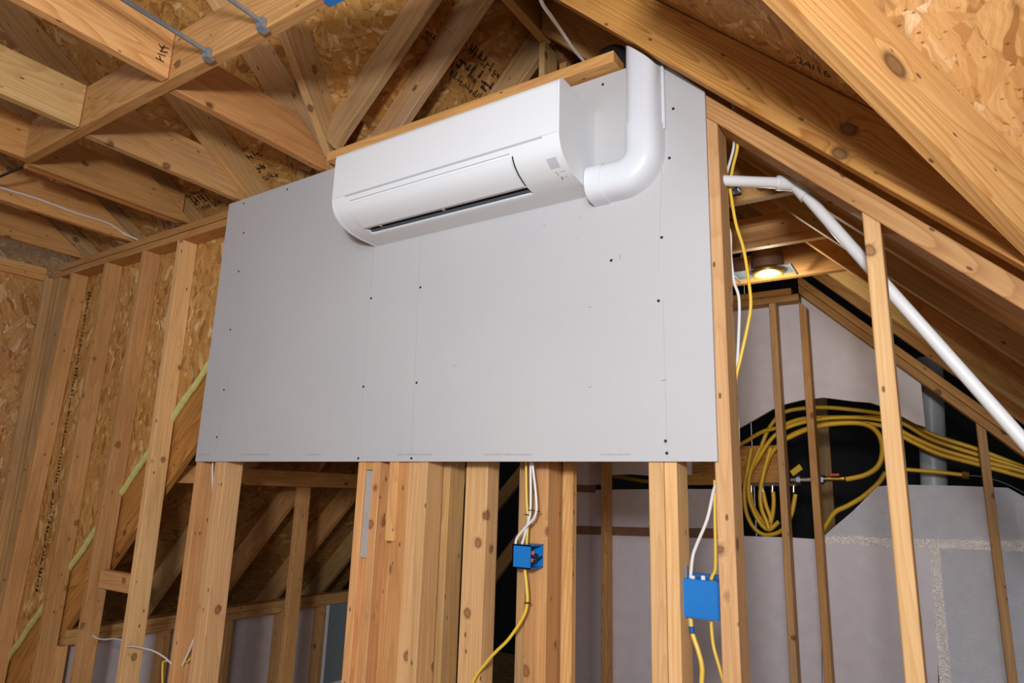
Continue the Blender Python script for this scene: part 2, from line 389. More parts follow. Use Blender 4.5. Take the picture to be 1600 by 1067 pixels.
# studs under the board
def post(x0, w, mat, y=WY, d=.089, top=.4, name='stud'): return stud(wb, x0, y, zb, top, mat, w=w, d=d, name=name)
post(-2.871, .038, 'spruce', top=ZT); post(-2.729, .038, 'spruce_pale', top=ZT); post(-2.690, .038, 'spruce_pale', top=ZT)
post(-1.848, .0375, 'spruce', top=1.31); post(-1.810, .036, 'spruce', y=WY + .018, d=.07, top=.0)
lum('filler_strip', wb, V(-1.810, WY + .006, -.24), V(-1.810, WY + .006, .065), .034, .012, X, Y, M['zinc_dull']); lum('spacer_block', wb, V(-1.810, WY + .004, .067), V(-1.810, WY + .004, .4), .035, .014, X, Y, M['orange'])
post(-1.774, .038, 'spruce', top=1.31, d=.089); post(-1.735, .070, 'pine', y=WY + .048, d=.041, top=1.31)
post(-1.668, .066, 'orange', y=WY + .008, d=.08, top=1.31); 
lum('spacer_block', wb, V(-1.690, WY - .003, -.175), V(-1.690, WY - .003, .4), .043, .040, X, Y, M['spruce'])
post(-1.602, .046, 'spruce_pale', y=WY + .004, top=1.31); post(-1.555, .039, 'spruce_pale', top=1.31)
post(-1.545, .05, 'brown', y=WY + .10, top=1.2); post(-1.53, .038, 'brown', y=WY + .32, top=1.2)
post(-.717, .044, 'spruce_pale', top=1.31); post(-.672, .036, 'spruce_pale', y=WY + .001, top=1.31)
# wider posts set back behind the board
stud(wb, -1.425, 1.90, zb, 1.1, 'spruce_pale', w=.092, d=.07)
stud(wb, -1.228, 1.935, zb, 1.1, 'brown', w=.036, d=.089); stud(wb, -1.191, 1.928, zb, 1.1, 'spruce', w=.04, d=.089); stud(wb, -1.150, 1.926, zb, 1.1, 'spruce', w=.04, d=.089)
stud(wb, -1.125, 2.03, zb, 1.1, 'orange', w=.03, d=.05); stud(wb, -1.098, 2.0, zb, 1.1, 'pine', w=.038, d=.03)
# corner post at the right end of the board and the raking plate
A = .6600                                           # rake: z + x = A (top edge)
rv = Vector((1, 0, -1)).normalized(); rn = Vector((1, 0, 1)).normalized()
stud(wb, -.532, WY, zb, 1.117, 'spruce_pale', w=.045, cut1=rn)
def rake(x): return V(x, WY, A - x)
lum('rake_plate', wb, rake(-.72) - rn * .052, rake(.80) - rn * .052, .089, .052, Y, rn, M['pine'], cut0=X, cut1=Z)
stud(wb, -.1355, WY, zb, .721, 'spruce_pale', cut1=rn)
stud(wb, .272, WY, zb, .313, 'orange', cut1=rn)
stud(wb, .70, WY, zb, -.115, 'orange', cut1=rn)
# blocking between two left studs
bz = onY(160, 907, WY).z
lum('blocking', wb, Vector((-3.61, WY + .03, bz - .045)), Vector((-3.255, WY + .03, bz - .045)), .038, .085, Y, Z, M['spruce'])
# sheathing behind the left studs, only above the lower roof
AL = 3.58
def zl(x): return x + AL
slab('sheathing_panel', wb, [V(-4.75, 1.8905, zl(-4.75)), V(-3.31, 1.8905, zl(-3.31)), V(-3.31, 1.8905, 1.34), V(-4.75, 1.8905, 1.34)], Y, .011, M['osb_wall'])
slab('sheathing_panel', wb, [V(-3.307, 1.8905, zl(-3.307)), V(-2.3, 1.8905, zl(-2.3)), V(-2.3, 1.8905, 1.34), V(-3.307, 1.8905, 1.34)], Y, .011, M['osb_wall'])
# raking rafter under that sheathing, with the bead of spray foam on it
lv = Vector((1, 0, 1)).normalized(); ln = Vector((-1, 0, 1)).normalized()
lum('raking_rafter', wb, V(-4.9, 1.903, -4.9 + 3.25), V(-2.2, 1.903, -2.2 + 3.25), .038, .235, Y, ln, M['amber'])
bm = bmesh.new()
pts = []
xx = -4.75
while xx < -2.95:
    pts.append(V(xx, 1.888, zl(xx) + .004 * math.sin(xx * 37))); xx += .012
tube_bm(bm, pts, .012, n=8, smooth_path=False, rfun=lambda q: .014 + .009 * abs(noise.noise(Vector((q * 60, 2, 0)))) + .006 * abs(noise.noise(Vector((q * 17, 5, 0)))))
finish(bm, 'foam_bead', M['spray_foam'], wb, True)

# ================================================================== LEFT WALL
wl = struct('wall_left')
slab('sheathing_panel', wl, [V(-4.76, -.40, FZ), V(-4.76, 1.88, FZ), V(-4.76, 1.88, 1.26), V(-4.76, -.40, 1.26)], (-1, 0, 0), .011, M['osb_pale'])
slab('sheathing_panel', wl, [V(-4.76, -2.84, FZ), V(-4.76, -.405, FZ), V(-4.76, -.405, 1.26), V(-4.76, -2.84, 1.26)], (-1, 0, 0), .011, M['osb_pale'])
lum('top_plate', wl, V(-4.84, -2.8, 1.225), V(-4.84, 1.795, 1.225), .11, .036, X, Z, M['orange'])
lum('top_plate', wl, V(-4.84, -2.8, 1.264), V(-4.84, 1.78, 1.264), .105, .045, X, Z, M['pine'])
for y in (1.25, .65, .04, -.57): stud(wl, -4.759, y, zb, 1.225, 'spruce', w=.089, d=.038)

# ================================================================== ROOF AND CEILING
ce = struct('ceiling')
# --- right slope of the lower gable: underside of rafters z + x = .66
for y, mt in ((1.70, 'amber'), (2.245, 'pine'), (2.62, 'pine_pale'), (3.0, 'pine'), (3.42, 'pine_pale'), (3.83, 'pine')):  # far rafters get paler wood to make up for the dim light there
    mat = M[mt]
    if y == 1.70:
        fx = []
        for (px, py, r) in ((1326, 202, .012), (1312, 240, .011)):
            q = onY(px, py, y); p0 = V(-1.37, y, A + 1.37 - .002)
            fx.append(((q - p0).dot(rv), (q - p0).dot(rn), r))
        mat = wood('amber pine with round knots', (.66, .33, .10), (.38, .14, .028), rings=9, contrast=.95, knots=0.0, fixed=[(a, s * b, r) for a, b, r in fx for s in (1, -1)], across=9)
    lum('rafter', ce, V(-1.37, y, A + 1.37 - .002), V(.95, y, A - .95 - .002), .038, .139, Y, rn, mat, cut0=X, cut1=X)
T = .139 * math.sqrt(2) + .001
# --- left slope: underside z - x = 3.45
for ya, yb, x0, mt in ((1.722, 1.722, -2.06, 'greyed'), (1.93, 1.95, -2.30, 'greyed'), (2.36, 2.46, -4.4, 'greyed'), (2.86, 2.93, -4.4, 'pine'), (3.38, 3.42, -4.4, 'pine'), (3.85, 3.85, -4.4, 'brown')):
    lum('rafter', ce, V(x0, yb, x0 + 3.45), V(-1.425, ya, -1.425 + 3.45), .038, .14, Y, ln, M[mt], cut0=Z if x0 < -4 else None, cut1=X)
# ridge beam and the post under its end
lum('ridge_beam', ce, V(-1.42, 1.0, 2.030), V(-1.42, 2.345, 2.030), .044, .20, X, Z, M['pine_pale'])
lum('ridge_post', ce, V(-1.42, 2.311, 1.1), V(-1.42, 2.311, 2.028), .030, .12, X, Y, M['pine_pale'])
lum('ridge_post', ce, V(-1.375, 2.42, 1.1), V(-1.375, 2.42, 1.97), .038, .03, X, Y, M['orange'])
lum('ridge_beam', ce, V(-1.42, 2.46, 2.030), V(-1.42, 4.2, 2.030), .044, .20, X, Z, M['brown'])
# --- main slope over the room (8:12), underside z + 2/3 y = 2.58, falls to wall W on the left
P_ = 2 / 3; B1 = 2.58; mn = Vector((0, P_, 1)).normalized(); mv = Vector((0, 1, -P_)).normalized()
def mz(y, b=B1): return b - P_ * y
for xr, mt, off in ((-2.75, 'brown', 0), (-3.36, 'brown', 0), (-3.95, 'greyed', 0), (-4.5, 'greyed', 0)):
    lum('rafter', ce, V(xr - .038, 1.84, mz(1.84)), V(xr - .038, -1.2, mz(-1.2)), .038, .14, X, mn, M[mt], cut0=Z)
# jack rafters that land on the valley
for p0, p1, mt in (((503, 262), (389, 85), 'greyed'), ((522, 258), (449, 60), 'greyed')):
    def mp(px, py):
        r = ray(px, py); k = B1 / (r.z + P_ * r.y); return CAM + r * k
    a = mp(*p0); b = mp(*p1); d = b - a
    lum('rafter', ce, a - X * .038 - d * .03, b - X * .038 + d * 1.6, .038, .14, X, mn, M[mt])
# left valley rafter continuing up behind the beam
# ceiling joists: from the header to wall W
JZ = 1.352
for xr, mt in ((-2.18, 'orange'), (-2.79, 'brown'), (-3.30, 'orange'), (-3.86, 'orange'), (-4.45, 'orange')):
    lum('ceiling_joist', ce, V(xr - .038, 1.098, JZ), V(xr - .038, 1.885, JZ), .038, .184, X, Z, M[mt], cut1=mn, cut0=Y)
lum('ceiling_joist', ce, V(-3.34, 1.10, JZ), V(-3.34, 1.83, JZ), -.038 if False else .03, .17, -X, Z, M['orange'])
# header across the room, joists hung on its near side
lum('header_beam', ce, V(-3.245, 1.053, 1.347), V(.6, 1.053, 1.347), .042, .182, Y, Z, M['pine'])
for xr, mt in ((-2.134, 'pine'), (-2.752, 'pine_pale'), (-.9, 'pine'), (-1.32, 'pine')):
    if xr < -2: lum('ceiling_joist', ce, V(xr - .038, -.9, JZ - .002), V(xr - .038, 1.051, JZ - .002), .038, .182, X, Z, M[mt])
lum('ceiling_joist', ce, V(-3.288, -.9, JZ), V(-3.288, 1.096, JZ), .038, .182, X, Z, M['orange'])
lum('ceiling_joist', ce, V(-3.898, -.9, JZ), V(-3.898, 1.096, JZ), .038, .182, X, Z, M['orange'])
lum('ceiling_joist', ce, V(-4.488, -.9, JZ), V(-4.488, 1.096, JZ), .038, .182, X, Z, M['orange'])
# --- right cross slope: underside z + 2/3 y = 1.58, and its big valley rafter
B2 = 1.58
def r2p(px, py):
    r = ray(px, py); k = A / (r.z + r.x); return CAM + r * k
va = r2p(1280, 90); 
vd = Vector((1, 1.5, -1)).normalized()
q0 = va - vd * .55; q1 = va + vd * .72
sd = Vector((1.5, -1, 0)).normalized()
qq = r2p(1280, 90)
kn = r2p(1398, 102); 
# knot position on the side face of the valley rafter (vertical plane through the near edge)
r = ray(1398, 102); n_ = sd; pe = q0 + sd * .038; kk = (pe - CAM).dot(n_) / r.dot(n_); kq = CAM + r * kk
un = vd.cross(sd); un = un if un.z > 0 else -un
M['valley'] = wood('pale pine with one oval knot', (.70, .40, .15), (.44, .18, .04), rings=9, contrast=.75, knots=0.0,
                   fixed=[((kq - q0).dot(vd), s * (kq - q0).dot(un), .016) for s in (1, -1)], across=9)
lum('valley_rafter', ce, q0, q1, .038, .165, sd, Z, M['valley'])
# --- roof sheathing panels
def RP(x, y): return V(x, y, A + T - x)             # right slope
def LP(x, y): return V(x, y, x + 3.45 + .14 * math.sqrt(2) + .002)
BM = B1 + .14 / mn.z + .002
def MP(x, y): return V(x, y, BM - P_ * y)
BX = B2 + .165 * 1.2
def CP(x, y): return V(x, y, BX - P_ * y)
G = .0025
th = .011
def vx(y): return A + T - (BX - P_ * y)             # right valley line: x where the two right planes meet
yE = 4.3
xr0 = -1.396
# right slope split into panels 1.22 m up the slope
cols = [(xr0, -.62), (-.62, .24), (.24, 1.1)]
for (xa, xb_) in cols:
    ya = max(.55, 0); 
    # the lower edge follows the valley
    v0 = (xa + (BX - A - T)) / P_; v1 = (xb_ + (BX - A - T)) / P_
    v1c = min(v1, 2.95)
    slab('roof_panel', ce, [RP(xa + G, v0), RP(xb_ - G, v1c), RP(xb_ - G, 3.0), RP(xa + G, 3.0)], rn, th, M['osb_shaded' if xa < -1 else 'osb'])
    slab('roof_panel', ce, [RP(xa + G, 3.0 + G), RP(xb_ - G, 3.0 + G), RP(xb_ - G, yE), RP(xa + G, yE)], rn, th, M['osb_shaded'])
# cross slope on the right
for (xa, xb_) in ((-1.396, -.2), (-.2, 1.02), (1.02, 2.24)):
    yv0 = (xa + (BX - A - T)) / P_; yv1 = (xb_ + (BX - A - T)) / P_
    yv1 = min(yv1, 2.87); yv0 = min(yv0, 2.87)
    slab('roof_panel', ce, [CP(xa + G, -1.2), CP(xb_ - G, -1.2), CP(xb_ - G, yv1 - G), CP(xa + G, yv0 - G)], Vector((0, P_, 1)), th, M['osb_pale'])
# left slope
def yl(x): return (BM - (x + 3.45 + .14 * math.sqrt(2) + .002)) / P_      # valley y at x
for (xa, xb_) in ((-2.26, xr0),):
    slab('roof_panel', ce, [LP(xa + G, 1.905), LP(-2.09, 1.905), LP(-2.0, yl(-2.0)), LP(xb_ - G, yl(xb_)), LP(xb_ - G, 2.65), LP(xa + G, 2.65)], ln, th, M['osb'])
    slab('roof_panel', ce, [LP(xa + G, 2.65 + G), LP(xb_ - G, 2.65 + G), LP(xb_ - G, yE), LP(xa + G, yE)], ln, th, M['osb'])
for (xa, xb_) in ((-3.12, -2.26), (-3.98, -3.12), (-4.7, -3.98)):
    slab('roof_panel', ce, [LP(xa + G, 1.95), LP(xb_ - G, 1.95), LP(xb_ - G, yE), LP(xa + G, yE)], ln, th, M['osb_shaded'])
# main slope
for (xa, xb_) in ((-5.6, -4.44), (-4.44, -3.22), (-3.22, -2.0)):
    for (y0, y1) in ((-1.6, -.2), (-.2, .82), (.82, 2.04)):
        slab('roof_panel', ce, [MP(xa + G, y0 + G), MP(xb_ - G, y0 + G), MP(xb_ - G, y1 - G), MP(xa + G, y1 - G)], mn, th, M['osb'])
slab('roof_panel', ce, [MP(-2.0 + G, -1.6), MP(xr0, -1.6), MP(xr0, yl(xr0) - G), MP(-2.0 + G, yl(-2.0) - G)], mn, th, M['osb'])
slab('roof_panel', ce, [MP(xr0 + G, -1.6), MP(1.2, -1.6), MP(1.2, .2), MP(-.4, .2), MP(xr0 + G, yl(xr0) - G)], mn, th, M['osb'])

# collar joists beyond wall W
for y, z, mt in ((2.30, 1.06, 'pine'), (2.77, 1.05, 'pine'), (3.24, 1.05, 'orange')):
    lum('collar_joist', ce, V(-2.3, y + .039, z), V(-.33, y + .039, z), .038, .14, Y, Z, M[mt], cut0=ln, cut1=rn)

# ================================================================== KNEE WALL (left side of the space beyond)
kw = struct('wall_knee')
KX = -4.0
lum('top_plate', kw, V(KX - .089, 1.91, -.812), V(KX - .089, 4.2, -.812), .089, .038, X, Z, M['pine'])
lum('top_plate', kw, V(KX - .089, 1.91, -.851), V(KX - .089, 4.2, -.851), .089, .038, X, Z, M['pine'])
for px in (103, 262, 358, 441, 503, 548):
    q = onX(px, 960, KX); stud(kw, KX - .089, q.y, zb, -.852, 'pine', w=.089, d=.038)
for ya, yb in ((1.91, 2.9), (2.905, 3.70)):
    slab('foam_board', kw, [V(KX - .09, ya, FZ), V(KX - .09, yb, FZ), V(KX - .09, yb, -.82), V(KX - .09, ya, -.82)], (-1, 0, 0), .025, M['foam'])
slab('foam_board', kw, [V(-4.74, 1.955, FZ), V(-4.13, 1.955, FZ), V(-4.13, 1.955, -.93), V(-4.74, 1.955, -1.50)], Y, .025, M['foam'])

# purlin wall along the left slope
pw = struct('wall_purlin')
lum('purlin', pw, V(-3.338, 1.95, 0.0), V(-3.338, 4.1, 0.0), .038, .089, X, Z, M['orange'])
for y, mt in ((2.755, 'spruce'), (3.60, 'spruce')):
    stud(pw, -3.336, y, zb, -.002, mt, w=.036, d=.085)
for y in (2.46, 2.93, 3.42):
    pass

# ================================================================== FAR WALL
wf = struct('wall_far')
FY = 4.0
RB = .515
lum('rake_plate', wf, V(-.66, FY, RB + .66), V(.9, FY, RB - .9), .089, .038, Y, rn, M['orange'], cut0=X, cut1=Z)
lum('rake_plate', wf, V(-.66, FY, RB + .66 + .057), V(.9, FY, RB - .9 + .057), .089, .038, Y, rn, M['orange'], cut0=X, cut1=Z)
lum('top_plate', wf, V(-2.2, FY, 1.135), V(-.662, FY, 1.135), .089, .038, Y, Z, M['orange'])
lum('top_plate', wf, V(-2.2, FY, 1.175), V(-.70, FY, 1.175), .089, .038, Y, Z, M['orange'])
lum('bottom_plate', wf, V(-2.2, FY, FZ), V(.9, FY, FZ), .089, .038, Y, Z, M['spruce'])
stud(wf, onY(1201, 475, FY).x, FY, zb, 1.134, 'brown')
x_ = onY(1248, 475, FY).x; stud(wf, x_, FY, zb, RB - x_ - .055, 'orange', cut1=rn)
x_ = onY(1526, 670, FY).x; stud(wf, x_, FY, zb, RB - x_ - .003, 'brown', cut1=rn)
x_ = onY(939, 725, FY).x; stud(wf, x_, FY, zb, 1.134, 'pine')
x_ = onY(886, 725, FY).x; stud(wf, x_ - .03, FY, zb, 1.134, 'pine')
stud(wf, .55, FY, zb, RB - .555, 'brown', cut1=rn)
FB = 4.092
def fp(px, py): return onY(px, py, FB)
def sheet(name, pts, mat, lift=0, th=.025):
    return slab(name, wf, [fp(*p) - Y * lift for p in pts], Y, th, M[mat])
# white upper sheet with the ragged arch cut out of it
arch = [(1153, 670), (1180, 655), (1206, 640), (1228, 631), (1253, 625), (1287, 621), (1310, 624), (1334, 627), (1360, 629), (1375, 634), (1395, 644), (1412, 652), (1430, 662), (1446, 667)]
sheet('foam_board', [(1120, 690)] + arch + [(1443, 640), (1439, 600), (1405, 572), (1262, 462), (1140, 466), (1060, 480), (1060, 700)], 'foam')
# sheets on the left, below the big board
sheet('foam_board', [(880, 690), (1080, 690), (1080, 742), (1012, 743), (985, 741), (955, 742), (938, 757), (880, 760)], 'foam')
sheet('foam_board', [(880, 766), (1030, 764), (1140, 764), (1141, 826), (880, 822)], 'foam')
sheet('foam_board', [(880, 834), (1141, 842), (1144, 1500), (880, 1500)], 'foam')
sheet('foam_board', [(1146, 837), (1240, 840), (1284, 843), (1284, 1500), (1146, 1500)], 'foam')
sheet('foam_board', [(1285, 848), (1461, 850), (1476, 1500), (1285, 1500)], 'foam')
sheet('foam_board', [(1463, 850), (1700, 862), (1760, 1500), (1478, 1500)], 'foil')
sheet('foam_board', [(1284, 841), (1300, 826), (1332, 799), (1356, 775), (1371, 760), (1400, 757), (1450, 758), (1500, 759), (1575, 762), (1600, 776), (1660, 800), (1680, 856), (1461, 846)], 'foil')
sheet('seam_tape', [(884, 821), (1140, 827), (1140, 842), (884, 834)], 'brown_tape', .002, .002)
sheet('seam_tape', [(884, 757), (932, 758), (930, 770), (884, 767)], 'brown_tape', .002, .002)
sheet('seam_tape', [(1283, 839), (1340, 837), (1400, 842), (1500, 843), (1600, 844), (1690, 850), (1690, 868), (1600, 862), (1500, 858), (1390, 856), (1340, 850), (1284, 850)], 'foil_tape', .003, .002)
sheet('seam_tape', [(1452, 858), (1468, 857), (1491, 1120), (1472, 1120)], 'foil_tape', .002, .002)
# dark space beyond the hole: near-black panels paint in its lack of light
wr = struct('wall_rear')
slab('darkness_panel', wr, [V(-5, 6.2, FZ), V(-1.5, 6.2, FZ), V(-1.5, 6.2, 3), V(-5, 6.2, 3)], Y, .02, M['painted_dark'])
slab('darkness_panel', wr, [V(-1.49, 6.2, FZ), V(2.5, 6.2, FZ), V(2.5, 6.2, 3), V(-1.49, 6.2, 3)], Y, .02, M['painted_dark'])
slab('darkness_panel', wr, [V(-5, 4.3, 2.6), V(2.5, 4.3, 2.6), V(2.5, 6.2, 2.6), V(-5, 6.2, 2.6)], Z, .02, M['painted_dark'])
slab('darkness_panel', wr, [V(1.9, 2.2, FZ), V(1.9, 6.2, FZ), V(1.9, 6.2, 2.6), V(1.9, 2.2, 2.6)], X, .02, M['painted_dark'])
slab('darkness_panel', wr, [V(-4.9, 4.2, FZ), V(-4.9, 6.2, FZ), V(-4.9, 6.2, 2.6), V(-4.9, 4.2, 2.6)], -X, .02, M['painted_dark'])
lum('mounting_board', wr, onY(1040, 758, 4.35), onY(1233, 758, 4.35), .038, .24, Y, Z, M['amber'])
# diagonal framing in the dark, seen between the posts
for a, b in (((735, 850), (905, 640)), ((735, 960), (930, 700)), ((690, 800), (860, 600))):
    lum('diagonal_brace', wr, onY(*a, 4.7), onY(*b, 4.7), .038, .1, Y, Z, M['brown'])
lum('stud', wr, onY(1290, 900, 5.6), onY(1270, 600, 5.6), .09, .038, X, Y, M['brown'])

# ================================================================== DRYWALL BOARD
BF = WY - .0135
bp_ = empty('drywall_panel', V(-1.7, BF, .097))
tag(bp_, 'large light grey drywall board fixed across the studs behind the air conditioner', 'board')
def bd(px, py): return onY(px, py, BF)
out = [bd(305, 721), bd(1121, 721), bd(1101, 143), bd(1036, 99), bd(1020, 92), bd(358, 319)]
pn = slab('panel', bp_, out, Y, .0127, M['board'])
screws = [(381, 318), (449, 296), (381, 364), (373, 424), (360, 515), (350, 609), (339, 683), (568, 604), (580, 466), (657, 449), (651, 598), (560, 716), (643, 716), (1034, 371), (1029, 470), (1040, 689), (1042, 708), (942, 132), (955, 407), (1052, 170), (1046, 247)]
sm = None
for (px, py) in screws:
    q = bd(px, py)
    if sm is None:
        bm = bmesh.new(); bmesh.ops.create_cone(bm, cap_ends=True, segments=10, radius1=.0045, radius2=.0045, depth=.0024, matrix=Matrix.Rotation(math.pi / 2, 4, 'X'))
        bmesh.ops.create_cone(bm, cap_ends=True, segments=6, radius1=.002, radius2=.002, depth=.0034, matrix=Matrix.Rotation(math.pi / 2, 4, 'X'))
        sm = bpy.data.meshes.new('screw'); bm.to_mesh(sm); bm.free(); sm.materials.append(M['black'])
    link('screw', sm, None, bp_, Matrix.Translation(q))
for a in (((657, 365), (643, 716)), ((584, 390), (567, 604)), ((567, 604), (563, 700)), ((1034, 260), (1029, 420)), ((1036, 470), (1043, 716)), ((382, 330), (371, 520)), ((371, 520), (337, 705))):
    poly_strip('pencil_line', [bd(*p) for p in a], .0011, -Y, M['pencil'], bp_, .0003)
# faint factory print along the lower edge (too faint to read): dashes of unequal length
for (x0, x1) in ((620, 674), (756, 832), (939, 986), (310, 328), (376, 420), (478, 500)):
    bm = bmesh.new(); x = x0
    random.seed(x0)
    while x < x1:
        wd = random.uniform(.8, 2.6); a = bd(x, 711.5); b = bd(min(x + wd, x1), 708.5 + random.uniform(-.5, .7))
        box_bm(bm, (a.x, BF - .0004, a.z), (b.x, BF, b.z)); x += wd + random.uniform(.7, 1.5)
    finish(bm, 'printed_line', M['print'], bp_)
for (px, py, ln_, an) in ((954, 407, 5, .4), (919, 480, 5, 0), (920, 606, 5, .5), (1033, 595, 8, .2), (849, 352, 3, 0), (905, 342, 3, 1.4), (969, 405, 8, 1.5), (708, 572, 4, .5), (815, 330, 3, 1)):
    a = bd(px, py); b = bd(px + ln_ * math.cos(an), py - ln_ * math.sin(an)); poly_strip('scuff', [a, b], .0018, -Y, M['mark'], bp_, .0003)

# ================================================================== AIR CONDITIONER
ac = empty('air_conditioner', V(-1.355, BF, .93))
tag(ac, 'long white wall-mounted air conditioner with open louver on the grey board', 'air conditioner')
x0, x1 = -1.83, -.88
prof = [(BF, .932), (1.706, .933), (1.672, .936), (1.639, .942), (1.606, .955), (1.583, .970), (1.568, .985), (1.557, 1.005), (1.551, 1.028), (1.55, 1.05), (1.55, 1.195), (1.553, 1.210), (1.562, 1.218), (1.58, 1.221), (BF, 1.221)]
def interp(pr, n=3):
    o = []
    P = [Vector((0, a, b)) for a, b in pr]
    c = catmull(P[:10], n); return [(v.y, v.z) for v in c] + pr[10:]
pr = interp(prof)
def extr(bm, pr, xa, xb, cap=True):
    A_ = [bm.verts.new(V(xa, a, b)) for a, b in pr]; B_ = [bm.verts.new(V(xb, a, b)) for a, b in pr]
    for i in range(len(pr)): j = (i + 1) % len(pr); bm.faces.new((A_[i], A_[j], B_[j], B_[i]))
    if cap: bm.faces.new(A_); bm.faces.new(B_)
# body in three runs: full ends and a middle with the outlet channel cut in
s0, s1 = -1.752, -1.045
lo = [p for p in pr if p[0] > 1.690]; hi = [p for p in pr if p[0] < 1.632]
lo = [p for p in pr[:len(pr) - 1] if p[0] > 1.690]
hi = [p for p in pr[len(lo):] if p[0] < 1.645 or p[1] > 1.1]
mid = lo + [(1.688, .935), (1.690, 1.03), (1.648, 1.04), (1.648, .9395)] + [p for p in hi]
bm = bmesh.new(); extr(bm, pr, x0 + .004, s0); extr(bm, mid, s0, s1); extr(bm, pr, s1, x1 - .004)
body = finish(bm, 'body', M['white_plastic'], ac, True)
# end caps a touch larger than the body
for xa, xb in ((x0 - .003, x0 + .004), (x1 - .004, x1 + .003)):
    bm = bmesh.new(); cy, cz = 1.68, 1.09
    extr(bm, [(min(BF, cy + (a - cy) * 1.006), cz + (b - cz) * 1.008) for a, b in pr], xa, xb); finish(bm, 'end_cap', M['white_plastic'], ac, True)
# upper front panel, slightly proud, and the shadow seam below it
bm = bmesh.new(); extr(bm, [(1.5505, 1.036), (1.5475, 1.037), (1.5475, 1.194), (1.5495, 1.206), (1.556, 1.2145), (1.5575, 1.212), (1.5515, 1.204), (1.5505, 1.19)], x0 + .005, x1 - .005); fpan = finish(bm, 'front_panel', M['white_plastic'], ac, True)
bm = bmesh.new(); box_bm(bm, V(-1.765, 1.5493, 1.0310), V(-.935, 1.5515, 1.0355)); finish(bm, 'panel_seam', M['seam'], fpan)
# louver: curved flap following the body, ends short of the slot
lou = [p for p in pr if 1.5555 <= p[0] <= 1.646 and p[1] < 1.009]
lo_in = [(a + .002, b + .002) for a, b in lou]; lo_out = [(a - .0035, b - .0045) for a, b in lou]
bm = bmesh.new(); extr(bm, lo_in + lo_out[::-1], s0 + .004, s1 - .004); louv = finish(bm, 'louver', M['white_plastic'], ac, True)
bm = bmesh.new(); box_bm(bm, V(s0 + .01, 1.5520, 1.0115), V(s1 - .006, 1.560, 1.0130)); finish(bm, 'louver_seam', M['seam'], louv)
poly_strip('louver_gap', [V(s1 + .003, a - .0022, b - .0026) for a, b in lou[::-1]], .004, Vector((0, -1, -.8)), M['dark_slot'], louv, .002)
# outlet interior
bm = bmesh.new(); box_bm(bm, V(s0 + .001, 1.650, .965), V(s1 - .001, 1.687, 1.025)); finish(bm, 'outlet_channel', M['dark_slot'], ac)
bm = bmesh.new(); box_bm(bm, V(s0 + .005, 1.674, .939), V(s1 - .005, 1.678, .966)); box_bm(bm, V(s0 + .005, 1.658, .945), V(s1 - .005, 1.660, .968)); vane = finish(bm, 'vane', M['slot_grey'], ac)
for k in range(1, 12, 1):
    xx = s0 + (s1 - s0) * k / 12
    if k in (1, 6): box('vane_link', V(xx, 1.642, .944), V(xx + .012, 1.676, .958), M['chrome'], vane, .001)
# display and indicator marks, tiny caption bars
q = onY(857, 250, 1.548)
def acf(px, py): return onY(px, py, 1.5485)
dpts = [p for p in pr if 1.576 <= p[0] <= 1.614 and p[1] < 1.0]
bm = bmesh.new(); extr(bm, [(a + .001, b + .001) for a, b in dpts] + [(a - .0008, b - .0008) for a, b in dpts[::-1]], -.935, -.902); finish(bm, 'display', M['display'], ac, True)
def pz(yq):
    k = [p for p in pr if p[1] < 1.02]
    for (ya, za), (yb, zb_) in zip(k, k[1:]):
        if min(ya, yb) <= yq <= max(ya, yb) and ya != yb: return za + (zb_ - za) * (yq - ya) / (yb - ya)
    return .935
for (xx, y_, w_, h_, mt) in ((-.926, 1.622, .003, .003, 'dark_slot'), (-.924, 1.630, .003, .003, 'dark_slot'), (-.921, 1.646, .005, .012, 'mark'), (-.914, 1.622, .020, .0015, 'print'), (-.909, 1.644, .012, .0015, 'print')):
    q = V(xx, y_, pz(y_)); poly_strip('indicator', [q, q + X * w_], h_, Vector((0, -.4, -1)), M[mt], ac, .0006)

# ================================================================== REFRIGERANT LINE COVER
dc = empty('pipe_cover', V(-.70, BF, .88))
tag(dc, 'white plastic pipe cover with an elbow between the air conditioner and the roof', 'pipe cover')
def dprof(wd, dp):                                   # D-shaped section, (across, out)
    o = []
    for k in range(0, 19):
        a = math.pi * k / 18
        ca, sa = math.cos(a), math.sin(a)
        o.append((wd / 2 * math.copysign(abs(ca) ** .75, ca), dp * (abs(sa) ** .62)))
    return o
def sweep(bm, path, wd, dp):
    """path: list of (x, z, dirx, dirz) on the board plane"""
    rings = []
    for (px_, pz_, dx, dz) in path:
        acx, acz = dz, -dx
        rings.append([bm.verts.new(V(px_ + acx * a, BF - b - .0005, pz_ + acz * a)) for a, b in dprof(wd, dp)])
    n = len(rings[0])
    for A_, B_ in zip(rings, rings[1:]):
        for k in range(n): bm.faces.new((A_[k], A_[(k + 1) % n], B_[(k + 1) % n], B_[k]))
    bm.faces.new(rings[0]); bm.faces.new(rings[-1])
cx = -.6985; W_ = .110; D_ = .075
zc = 1.085
bm = bmesh.new(); sweep(bm, [(cx, 1.372, 0, -1), (cx, zc - .003, 0, -1)], W_ - .004, D_ - .002)
for v in bm.verts:                                   # top cut to the roof slope
    if v.co.z > EYE + 1.3: v.co.z = EYE + min(1.395, .655 - v.co.x - .012)
finish(bm, 'straight_cover', M['duct_plastic'], dc, True)
